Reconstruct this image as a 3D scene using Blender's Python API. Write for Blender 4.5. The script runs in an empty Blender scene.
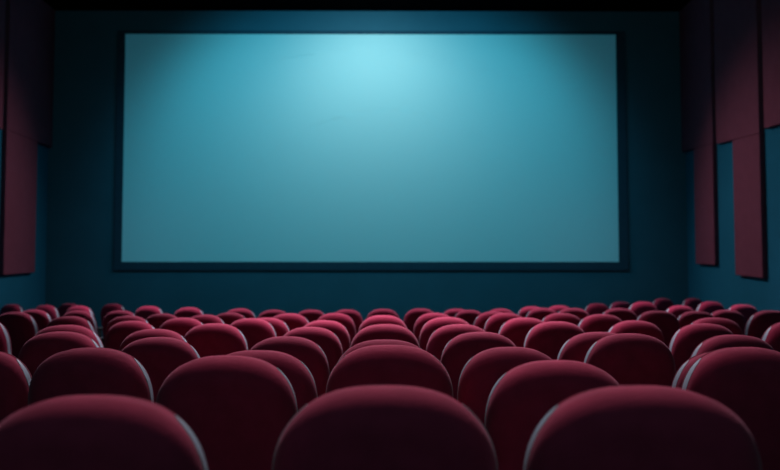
import bpy, bmesh, math, random
from mathutils import Vector, Matrix

random.seed(7)
scn = bpy.context.scene
COL = scn.collection
scn.view_settings.view_transform = 'Standard'
scn.view_settings.look = 'None'
scn.view_settings.exposure = 0
scn.view_settings.gamma = 1
scn.cycles.use_denoising = True

# ------------------------------------------------------------------ room size (metres)
XL, XR = -8.55, 7.66          # side walls
YS, YB = 24.0, -4.0           # screen wall, rear wall
ZC = 8.44                     # ceiling


def srgb(r, g, b):
    f = lambda c: (c / 255 / 12.92) if c / 255 <= 0.04045 else ((c / 255 + 0.055) / 1.055) ** 2.4
    return (f(r), f(g), f(b), 1)


# ------------------------------------------------------------------ materials
def material(name, col, rough=0.8, var=0.15, scale=30.0, bump=0.0, bump_scale=200.0, sheen=0.0,
             sheen_tint=(1, 1, 1, 1), metallic=0.0, spec=0.3):
    m = bpy.data.materials.new(name)
    m.use_nodes = True
    nt = m.node_tree
    b = nt.nodes['Principled BSDF']
    b.inputs['Roughness'].default_value = rough
    b.inputs['Metallic'].default_value = metallic
    b.inputs['Specular IOR Level'].default_value = spec
    tc = nt.nodes.new('ShaderNodeTexCoord')
    n = nt.nodes.new('ShaderNodeTexNoise')
    n.inputs['Scale'].default_value = scale
    n.inputs['Detail'].default_value = 4
    nt.links.new(tc.outputs['Object'], n.inputs['Vector'])
    r = nt.nodes.new('ShaderNodeValToRGB')
    r.color_ramp.elements[0].position = 0.3
    r.color_ramp.elements[1].position = 0.7
    r.color_ramp.elements[0].color = (col[0] * (1 - var), col[1] * (1 - var), col[2] * (1 - var), 1)
    r.color_ramp.elements[1].color = (col[0] * (1 + var), col[1] * (1 + var), col[2] * (1 + var), 1)
    nt.links.new(n.outputs['Fac'], r.inputs['Fac'])
    nt.links.new(r.outputs['Color'], b.inputs['Base Color'])
    if sheen:
        b.inputs['Sheen Weight'].default_value = sheen
        b.inputs['Sheen Roughness'].default_value = 0.45
        b.inputs['Sheen Tint'].default_value = sheen_tint
    if bump:
        n2 = nt.nodes.new('ShaderNodeTexNoise')
        n2.inputs['Scale'].default_value = bump_scale
        nt.links.new(tc.outputs['Object'], n2.inputs['Vector'])
        bp = nt.nodes.new('ShaderNodeBump')
        bp.inputs['Strength'].default_value = bump
        bp.inputs['Distance'].default_value = 0.01
        nt.links.new(n2.outputs['Fac'], bp.inputs['Height'])
        nt.links.new(bp.outputs['Normal'], b.inputs['Normal'])
    return m


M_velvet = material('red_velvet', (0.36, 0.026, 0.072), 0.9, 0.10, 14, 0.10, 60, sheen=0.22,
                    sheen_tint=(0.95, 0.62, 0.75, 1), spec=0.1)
M_front = material('bounce_dimmed_velvet', (0.17, 0.014, 0.036), 0.9, 0.10, 14, 0.10, 60, sheen=0.15,
                   sheen_tint=(0.95, 0.62, 0.75, 1), spec=0.1)  # velvet darkened on the unseen seat fronts to cut red bounce light
M_trim = material('grey_edge_trim', (0.38, 0.48, 0.55), 0.45, 0.05, 20)
M_plastic = material('black_plastic', (0.012, 0.012, 0.014), 0.5, 0.1, 30)
M_wall_s = material('screen_wall_paint', (0.060, 0.136, 0.190), 0.95, 0.05, 1.5, spec=0.05)
M_wall = material('side_wall_paint', (0.016, 0.128, 0.205), 0.95, 0.05, 1.5, spec=0.05)
M_ceil = material('ceiling_paint', (0.002, 0.002, 0.0025), 1.0, 0.05, 3, spec=0.0)
M_floor = material('dark_carpet', (0.020, 0.014, 0.018), 1.0, 0.35, 60, 0.4, 300, spec=0.02)
M_panel = material('maroon_panel_fabric', (0.200, 0.050, 0.080), 0.95, 0.06, 4, 0.1, 150, spec=0.05)
M_shade_band = material('screen_shade_tint', (0.040, 0.070, 0.105), 1.0, 0.05, 8, spec=0.0)  # dark colour standing in for the shadow around the screen


def screen_material():
    m = bpy.data.materials.new('lit_projection_screen')
    m.use_nodes = True
    nt = m.node_tree
    b = nt.nodes['Principled BSDF']
    tc = nt.nodes.new('ShaderNodeTexCoord')
    n = nt.nodes.new('ShaderNodeTexNoise')
    n.inputs['Scale'].default_value = 400
    nt.links.new(tc.outputs['Object'], n.inputs['Vector'])
    mx = nt.nodes.new('ShaderNodeMix')
    mx.data_type = 'RGBA'
    mx.inputs[6].default_value = (0.74, 0.74, 0.74, 1)
    mx.inputs[7].default_value = (0.78, 0.78, 0.78, 1)
    nt.links.new(n.outputs['Fac'], mx.inputs[0])
    nt.links.new(mx.outputs[2], b.inputs['Base Color'])
    b.inputs['Roughness'].default_value = 1
    b.inputs['Specular IOR Level'].default_value = 0
    b.inputs['Emission Color'].default_value = (0.04, 1.0, 1.60, 1)
    b.inputs['Emission Strength'].default_value = 0.035
    return m


M_screen = screen_material()


# ------------------------------------------------------------------ object helpers
def link_mesh(name, bm, mat, parent=None, smooth=True):
    bmesh.ops.recalc_face_normals(bm, faces=bm.faces)
    me = bpy.data.meshes.new(name)
    bm.to_mesh(me)
    bm.free()
    me.materials.append(mat)
    if smooth:
        for p in me.polygons:
            p.use_smooth = True
    o = bpy.data.objects.new(name, me)
    COL.objects.link(o)
    o.parent = parent
    return o


def structure(o):
    o['kind'] = 'structure'
    return o


def tag(o, label, cat, group=None):
    o['label'] = label
    o['category'] = cat
    if group:
        o['group'] = group
    return o


def empty(name, loc):
    o = bpy.data.objects.new(name, None)
    o.empty_display_size = 0.2
    o.location = loc
    COL.objects.link(o)
    return o


def box(bm, lo, hi, bev=0.0):
    r = bmesh.ops.create_cube(bm, size=1)
    lo, hi = Vector(lo), Vector(hi)
    for v in r['verts']:
        v.co = Vector(((lo[i] + hi[i]) / 2 + v.co[i] * (hi[i] - lo[i]) for i in range(3)))
    if bev:
        es = list({e for v in r['verts'] for e in v.link_edges})
        bmesh.ops.bevel(bm, geom=es, offset=bev, segments=3, affect='EDGES', profile=0.5)


def rings(bm, loops, cap0=True, cap1=True):
    vs = [[bm.verts.new(p) for p in lp] for lp in loops]
    n = len(vs[0])
    for a, b in zip(vs, vs[1:]):
        for i in range(n):
            bm.faces.new((a[i], a[(i + 1) % n], b[(i + 1) % n], b[i]))
    if cap0:
        bm.faces.new(list(reversed(vs[0])))
    if cap1:
        bm.faces.new(vs[-1])


# ------------------------------------------------------------------ the room
def smooth(x):
    x = min(1, max(0, x))
    return x * x * (3 - 2 * x)


def floor_z(x, y):                      # the floor rises a little in the far corner by the right wall
    return 0.11 * smooth((x - 3.4) / 3.0) * smooth((y - 9.0) / 12.0)


bm = bmesh.new()
NX, NY = 40, 60
g = [[bm.verts.new((XL + (XR - XL) * i / NX, YB + (YS - YB) * j / NY,
                    floor_z(XL + (XR - XL) * i / NX, YB + (YS - YB) * j / NY))) for j in range(NY + 1)] for i in range(NX + 1)]
for i in range(NX):
    for j in range(NY):
        bm.faces.new((g[i][j], g[i + 1][j], g[i + 1][j + 1], g[i][j + 1]))
structure(link_mesh('floor', bm, M_floor))

T = 0.2
for name, lo, hi, m in (
        ('ceiling', (XL - T, YB - T, ZC), (XR + T, YS + T, ZC + T), M_ceil),
        ('wall_screen', (XL - T, YS, -T), (XR + T, YS + T, ZC), M_wall_s),
        ('wall_rear', (XL - T, YB - T, -T), (XR + T, YB, ZC), M_wall_s),
        ('wall_left', (XL - T, YB, -T), (XL, YS, ZC), M_wall),
        ('wall_right', (XR, YB, -T), (XR + T, YS, ZC), M_wall)):
    bm = bmesh.new()
    box(bm, lo, hi)
    structure(link_mesh(name, bm, m, smooth=False))

# ------------------------------------------------------------------ projection screen
SX0, SX1, SZ0, SZ1 = -6.63, 5.905, 2.00, 7.82
scr = empty('projection_screen', ((SX0 + SX1) / 2, YS, SZ0))
tag(scr, 'wide glowing teal cinema screen with a dark shadow band on the far wall', 'screen')
cx = (SX0 + SX1) / 2
bm = bmesh.new()
box(bm, (SX0 - cx, -0.05, 0), (SX1 - cx, -0.03, SZ1 - SZ0))
o = link_mesh('screen_surface', bm, M_screen, scr, False)
bm = bmesh.new()
bl, br, bt, bb = 0.20, 0.24, 0.09, 0.21
outer = [(SX0 - bl - cx, -bb), (SX1 + br - cx, -bb), (SX1 + br - cx, SZ1 - SZ0 + bt), (SX0 - bl - cx, SZ1 - SZ0 + bt)]
inner = [(SX0 - cx, 0), (SX1 - cx, 0), (SX1 - cx, SZ1 - SZ0), (SX0 - cx, SZ1 - SZ0)]
loops = [[(x, 0, z) for x, z in outer], [(x, -0.055, z) for x, z in outer], [(x, -0.055, z) for x, z in inner], [(x, 0, z) for x, z in inner]]
rings(bm, loops, False, False)
link_mesh('shade_band', bm, M_shade_band, scr, False)  # strip modelled in place of the shadow that rings the screen


# ------------------------------------------------------------------ wall panels
def panel(side, y0, y1, zb, zt, label, name='acoustic_wall_panel'):
    """fabric covered slab standing 11 cm off the wall; zb and zt give (height at the end nearer the viewer, at the far end)"""
    t = 0.11
    xw = XR if side > 0 else XL
    ym, zm = (y0 + y1) / 2, min(zb)
    bm = bmesh.new()
    box(bm, (-t / 2, y0, 0), (t / 2, y1, 1), 0.0)
    for v in bm.verts:
        f = 0 if v.co.y < ym else 1
        v.co.z = (zb[f] if v.co.z < 0.5 else zt[f]) - zm
        v.co.y -= ym
    bmesh.ops.bevel(bm, geom=list(bm.edges), offset=0.012, segments=2, affect='EDGES', profile=0.5)
    o = link_mesh(name, bm, M_panel, smooth=False)
    o.location = (xw - side * t / 2, ym, zm)
    tag(o, label, 'wall panel', 'maroon wall panels')
    return o


ZT = (ZC - 0.005, ZC - 0.005)
g = 0.003
panel(1, 21.70, 23.97, (4.66, 4.80), ZT, 'wide maroon fabric panel high on the right wall, beside the screen wall corner')
panel(1, 18.98, 21.46, (4.44, 4.61), ZT, 'wide maroon fabric panel high on the right wall, between two others')
panel(1, 15.80, 18.73, (4.36, 4.49), ZT, 'wide maroon fabric panel high on the right wall, farthest from the screen')
panel(1, 21.72, 23.05, (1.86, 1.93), (4.66 - g, 4.74 - g), 'narrow hanging maroon panel on the right wall, nearer the screen wall corner')
panel(1, 18.98, 20.45, (1.52, 1.61), (4.44 - g, 4.54 - g), 'narrow hanging maroon panel on the right wall, farther from the screen')
panel(-1, 21.08, 23.97, (4.86, 4.90), ZT, 'wide maroon fabric panel high on the left wall, beside the screen wall corner')
panel(-1, 17.80, 20.85, (4.78, 4.82), ZT, 'wide maroon panel high on the left wall, a sliver at the photo edge')
panel(-1, 21.08, 22.96, (1.62, 1.71), (4.86 - g, 4.885 - g), 'single narrow hanging maroon panel on the left wall, lower edge above the seats')

# ------------------------------------------------------------------ cinema seat
HW, HT, TOP = 0.28, 0.62, 1.0         # half width, height of the back, height of its top
ALPHA = math.radians(11)              # recline
TC = 0.27                             # distance of the widest line below the top
NP = 72


def outline(x_in, shift=0.0):
    """closed outline of the seat back, shrunk by x_in metres; (x, t) with t measured down from the top"""
    pts = []
    for k in range(NP):
        a = 2 * math.pi * k / NP
        c, s = math.cos(a), math.sin(a)
        if s >= 0:
            e, hy = 2.55, TC
        else:
            e, hy = 4.5, HT - TC
        x = (HW - x_in) * math.copysign(abs(c) ** (2 / e), c)
        y = (hy - x_in) * math.copysign(abs(s) ** (2 / e), s)
        pts.append((x, TC - y))
    return pts


BACK_T = 0.22


def to3d(x, t, s):
    """s runs from the rear face (0) to the front face (BACK_T)"""
    n = s - BACK_T * 0.45
    return (x, t * math.sin(ALPHA) + n * math.cos(ALPHA), TOP - 0.012 - t * math.cos(ALPHA) + n * math.sin(ALPHA))


def back_loops(profile):
    return [[to3d(x, t, s) for x, t in outline(ins)] for s, ins in profile]


def make_seat():
    root = empty('cinema_seat', (0, 0, 0))
    R = 0.10
    prof = [(-0.012, 0.25), (-0.012, 0.20), (-0.008, 0.15), (-0.003, 0.125)]
    for k in range(0, 11):
        th = math.pi / 2 * k / 10
        prof.append((R * (1 - math.cos(th)), R * (1 - math.sin(th))))
    prof += [(R + 0.004, 0.0), (R + 0.059, 0.008)]
    bm = bmesh.new()
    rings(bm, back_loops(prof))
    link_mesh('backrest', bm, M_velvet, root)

    s0 = R + 0.004
    SW = 0.055                          # width of the grey edge strips, one down each side
    o0, oa, ob, oc = outline(0.013), outline(-0.0015), outline(0.0055), outline(0.014)
    for side in (-1, 1):
        ids = [k for k in range(NP) if side * oa[k][0] > 0.19 and oa[k][1] < 0.52]
        ids.sort(key=lambda k: oa[k][1])
        bm = bmesh.new()
        loops = []
        for j, k in enumerate(ids):
            u = min(1.0, (j + 0.15) / 5.0)          # the strip tapers to a point at the shoulder
            wd = SW * math.sqrt(u)
            f = 1 - wd / SW
            pa = [oa[k][i] * (1 - f) + ob[k][i] * f for i in (0, 1)]
            loops.append([to3d(*o0[k], s0 + SW - wd), to3d(*pa, s0 + SW - wd + 0.002), to3d(*ob[k], s0 + SW - 0.002), to3d(*oc[k], s0 + SW)])
        rings(bm, loops)
        o = link_mesh('edge_trim', bm, M_trim, root, False)
        o['label'] = 'pale grey edge strip down the side of the seat back'
    R2 = BACK_T - s0 - SW
    prof = []
    for k in range(0, 8):
        th = math.pi / 2 * k / 7
        prof.append((s0 + SW + R2 * math.sin(th), 0.009 + R2 * (1 - math.cos(th))))
    prof += [(BACK_T + 0.006, 0.14), (BACK_T + 0.008, 0.22)]
    bm = bmesh.new()
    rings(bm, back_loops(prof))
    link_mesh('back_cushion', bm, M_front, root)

    # tipped-up seat cushion in front of the backrest
    bm = bmesh.new()
    lp = []
    for s, ins in ((0.0, 0.035), (0.008, 0.012), (0.03, 0.0), (0.07, 0.0), (0.092, 0.012), (0.10, 0.035)):
        L = []
        for k in range(40):
            a = 2 * math.pi * k / 40
            c, sn = math.cos(a), math.sin(a)
            x = (0.235 - ins) * math.copysign(abs(c) ** 0.4, c)
            z = (0.195 - ins) * math.copysign(abs(sn) ** 0.4, sn)
            L.append((x, 0.275 + s - z * 0.12, 0.41 + z))
        lp.append(L)
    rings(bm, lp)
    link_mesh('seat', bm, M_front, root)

    for sx in (-1, 1):
        bm = bmesh.new()
        box(bm, (sx * 0.262 - 0.018, 0.16, 0.0), (sx * 0.262 + 0.018, 0.36, 0.55), 0.008)
        box(bm, (sx * 0.262 - 0.028, 0.08, 0.0), (sx * 0.262 + 0.028, 0.40, 0.03), 0.006)
        link_mesh('leg', bm, M_plastic, root, False)
        bm = bmesh.new()
        box(bm, (sx * 0.262 - 0.026, 0.10, 0.55), (sx * 0.262 + 0.026, 0.42, 0.59), 0.014)
        link_mesh('armrest', bm, M_plastic, root, False)
    return root


def copy_seat(src):
    c = src.copy()
    COL.objects.link(c)
    for ch in src.children:
        k = ch.copy()
        COL.objects.link(k)
        k.parent = c
    return c


# x, distance of the seat back from the camera, height deviation of its top, width factor
SEATS = [
    (-0.70, 2.25, 0.002, 0.997),
    (0.64, 2.34, 0.015, 1.054),
    (-0.00, 2.40, 0.010, 1.030),
    (0.65, 3.56, -0.008, 0.974),
    (-0.62, 3.70, 0.001, 0.996),
    (1.58, 4.12, 0.009, 1.007),
    (-1.32, 4.24, -0.000, 0.989),
    (0.02, 4.29, 0.010, 1.033),
    (-0.58, 4.30, -0.015, 0.982),
    (0.62, 4.64, -0.020, 0.945),
    (1.71, 4.70, -0.044, 1.000),
    (-2.08, 4.85, -0.047, 0.990),
    (0.00, 5.02, -0.003, 0.988),
    (1.45, 5.60, 0.005, 0.981),
    (2.09, 5.64, -0.005, 0.986),
    (-1.35, 5.65, -0.019, 0.948),
    (-0.60, 5.75, -0.020, 0.944),
    (-2.05, 5.99, 0.000, 0.995),
    (1.40, 6.15, -0.010, 1.010),
    (0.63, 6.23, -0.013, 0.962),
    (-1.66, 6.83, -0.016, 0.955),
    (-2.35, 6.98, 0.008, 1.014),
    (-0.59, 7.44, -0.024, 0.937),
    (0.00, 7.45, -0.003, 0.988),
    (2.55, 7.55, -0.000, 0.996),
    (0.60, 7.56, -0.007, 0.980),
    (-1.40, 7.77, -0.007, 0.978),
    (3.41, 7.87, 0.010, 1.022),
    (1.47, 8.10, -0.001, 0.994),
    (2.26, 8.55, -0.007, 0.978),
    (-3.70, 8.64, 0.015, 1.034),
    (3.05, 8.76, 0.014, 1.032),
    (-2.42, 9.08, -0.025, 0.933),
    (-0.60, 9.34, -0.028, 0.927),
    (0.62, 9.46, 0.000, 0.997),
    (1.41, 9.53, -0.007, 0.980),
    (-1.38, 9.73, -0.019, 0.949),
    (-2.10, 9.84, -0.016, 0.955),
    (-3.32, 9.98, -0.004, 0.985),
    (-0.02, 10.40, -0.004, 0.986),
    (2.39, 10.43, 0.006, 1.012),
    (-1.33, 10.60, -0.036, 0.974),
    (-2.89, 10.69, -0.016, 0.955),
    (4.47, 10.95, 0.037, 1.092),
    (2.12, 11.36, -0.003, 0.989),
    (-2.17, 11.42, -0.022, 0.941),
    (3.31, 11.50, 0.024, 1.023),
    (-1.17, 11.52, -0.010, 0.972),
    (1.49, 11.64, -0.008, 0.977),
    (-4.56, 11.71, 0.005, 1.007),
    (0.63, 11.93, -0.013, 0.965),
    (-2.81, 11.98, -0.022, 0.941),
    (3.95, 12.00, 0.008, 1.023),
    (-0.64, 12.14, -0.020, 0.947),
    (1.45, 12.64, -0.011, 0.970),
    (-2.11, 12.90, -0.029, 0.924),
    (4.69, 13.00, 0.005, 1.045),
    (3.37, 13.63, 0.019, 1.046),
    (-4.42, 13.67, -0.016, 0.955),
    (-3.81, 13.67, -0.016, 0.955),
    (-5.07, 13.72, -0.003, 0.988),
    (-1.68, 14.33, -0.019, 0.950),
    (2.85, 14.37, 0.007, 1.016),
    (1.29, 14.50, -0.025, 0.907),
    (-0.03, 14.75, -0.012, 0.966),
    (-1.15, 14.78, -0.025, 0.933),
    (0.56, 14.94, -0.010, 0.973),
    (2.49, 14.98, -0.002, 0.991),
    (-0.61, 15.30, -0.031, 0.918),
    (-2.35, 15.37, -0.017, 0.955),
    (1.89, 15.49, -0.022, 0.942),
    (1.18, 15.60, -0.026, 0.963),
    (5.92, 15.67, 0.044, 1.100),
    (-3.31, 16.02, -0.007, 0.978),
    (5.16, 16.56, 0.015, 1.035),
    (2.60, 16.74, -0.005, 0.985),
    (-4.31, 17.33, -0.004, 0.986),
    (-5.62, 17.46, -0.002, 0.991),
    (3.25, 17.66, 0.000, 0.998),
    (5.00, 18.34, 0.064, 1.100),
    (6.31, 18.34, 0.068, 1.100),
    (-6.63, 18.57, -0.004, 0.986),
    (-7.57, 19.27, 0.005, 1.008),
    (4.45, 19.86, 0.012, 1.027),
    (-5.72, 19.97, 0.005, 1.008),
    (-6.92, 20.82, 0.006, 1.010),
    (5.30, 21.28, 0.033, 1.024),
    (6.37, 21.71, 0.109, 1.012),
    (7.06, 21.71, 0.111, 1.012),
]

ORD = ['nearest', 'second nearest', 'third nearest', 'fourth nearest', 'fifth nearest', 'sixth nearest', 'seventh nearest',
       'eighth nearest', 'ninth nearest', 'tenth nearest', 'eleventh nearest', 'twelfth nearest', 'thirteenth nearest',
       'fourteenth nearest', 'fifteenth nearest', 'sixteenth nearest', 'seventeenth nearest', 'eighteenth nearest']
COLUMN = {0: 'centre column', 1: 'first column {} of centre', 2: 'second column {} of centre',
          3: 'third column {} of centre', 4: 'fourth column {} of centre', 5: 'block by the {} wall'}
count = {}
proto = make_seat()
for i, (x, y, dz, sx) in enumerate(SEATS):
    o = proto if i == 0 else copy_seat(proto)
    fz = floor_z(x, y)
    c = round(x / 0.7)
    rot = math.atan2(x, 17.0) if abs(c) > 1 else x * 0.03
    o.location = (x, y, fz)
    o.rotation_euler = (0, 0, rot)
    o.scale = (sx, 1.0, (TOP + dz - fz) / TOP)
    key = min(5, abs(c)) * (1 if c >= 0 else -1)
    if key == -4:
        key = -5
    k = count.get(key, 0)
    count[key] = k + 1
    where = COLUMN[abs(key)].format('left' if key < 0 else 'right')
    look = 'big red velvet cinema seat' if y < 3 else 'red velvet cinema seat' if y < 10 else 'small red cinema seat'
    tag(o, '%s, %s in the %s' % (look, ORD[k], where), 'cinema seat', 'rows of red cinema seats')


# ------------------------------------------------------------------ lights
def area(name, loc, rot, sx, sy, power, col, spread=180):
    l = bpy.data.lights.new(name, 'AREA')
    l.shape = 'RECTANGLE'
    l.size, l.size_y = sx, sy
    l.energy = power
    l.color = col
    l.spread = math.radians(spread)
    o = bpy.data.objects.new(name, l)
    o.location = loc
    o.rotation_euler = rot
    COL.objects.link(o)
    return o


def spot(name, loc, target, power, col, angle, blend, size=0.1):
    l = bpy.data.lights.new(name, 'SPOT')
    l.energy = power
    l.color = col
    l.spot_size = math.radians(angle)
    l.spot_blend = blend
    l.shadow_soft_size = size
    o = bpy.data.objects.new(name, l)
    o.location = loc
    o.rotation_euler = (Vector(target) - Vector(loc)).to_track_quat('-Z', 'Y').to_euler()
    COL.objects.link(o)
    return o


# teal screen wash: two broad lamps and a tighter one in front of the screen, near the ceiling
for sx in (-1, 1):
    spot('screen_wash_lamp', (-0.35 + sx * 2.8, 19.0, 7.8), (-0.35 + sx * 1.2, 24.0, 4.2), 385, (0.07, 0.72, 1.0), 112, 0.6, 0.3)
spot('screen_centre_lamp', (-0.35, 21.0, 7.8), (-0.35, 24.0, 5.8), 200, (0.56, 1.0, 1.0), 124, 1.0, 0.3)
# side wall washers
spot('wall_wash_right', (-0.35, 22.4, 8.0), (7.6, 18.0, -0.5), 1150, (1.0, 0.94, 1.0), 72, 1.0, 0.35)
spot('wall_wash_left', (-0.35, 22.4, 8.0), (-8.5, 18.0, 0.0), 950, (1.0, 0.94, 1.0), 72, 1.0, 0.35)
area('screen_wall_fill', (-0.35, 13.0, 7.6), (math.radians(70), 0, 0), 10, 0.8, 28, (0.15, 1.0, 0.95), 130)
# house lights over the seats
for x, p in ((-3.6, 2900), (0.0, 1000), (3.6, 2900)):
    spot('house_lamp_far', (x, 18.2, 8.2), (x * 1.15, 14.4, 1.0), p, (1.0, 0.80, 0.98), 90, 1.0, 0.8)
area('house_strip', (0.0, 10.6, 8.2), (math.radians(-27), 0, 0), 0.8, 8.4, 300, (1.0, 0.78, 0.92), 60)
spot('house_lamp_near', (0.1, 7.6, 8.2), (0.3, 2.6, 1.0), 1750, (1.0, 0.76, 0.88), 32, 1.0, 0.8)
area('rear_fill', (0.0, -3.4, 5.5), (math.radians(65), 0, 0), 4, 1.5, 34, (0.36, 1.0, 0.92), 160)  # added fill from behind the camera, lifts the dark seat backs

w = bpy.data.worlds.new('dark_world')
w.use_nodes = True
w.node_tree.nodes['Background'].inputs['Color'].default_value = (0.002, 0.004, 0.006, 1)
w.node_tree.nodes['Background'].inputs['Strength'].default_value = 1
scn.world = w

# ------------------------------------------------------------------ camera
cam = bpy.data.cameras.new('camera')
cam.sensor_width = 36
cam.lens = 950 / 780 * 36
cam.dof.use_dof = True
cam.dof.focus_distance = 4.9
cam.dof.aperture_fstop = 2.2
co = bpy.data.objects.new('camera', cam)
co.location = (0, 0, 1.241)
co.rotation_euler = (math.pi / 2 + math.atan(57 / 950), 0, -math.atan(5 / 950))
COL.objects.link(co)
scn.camera = co
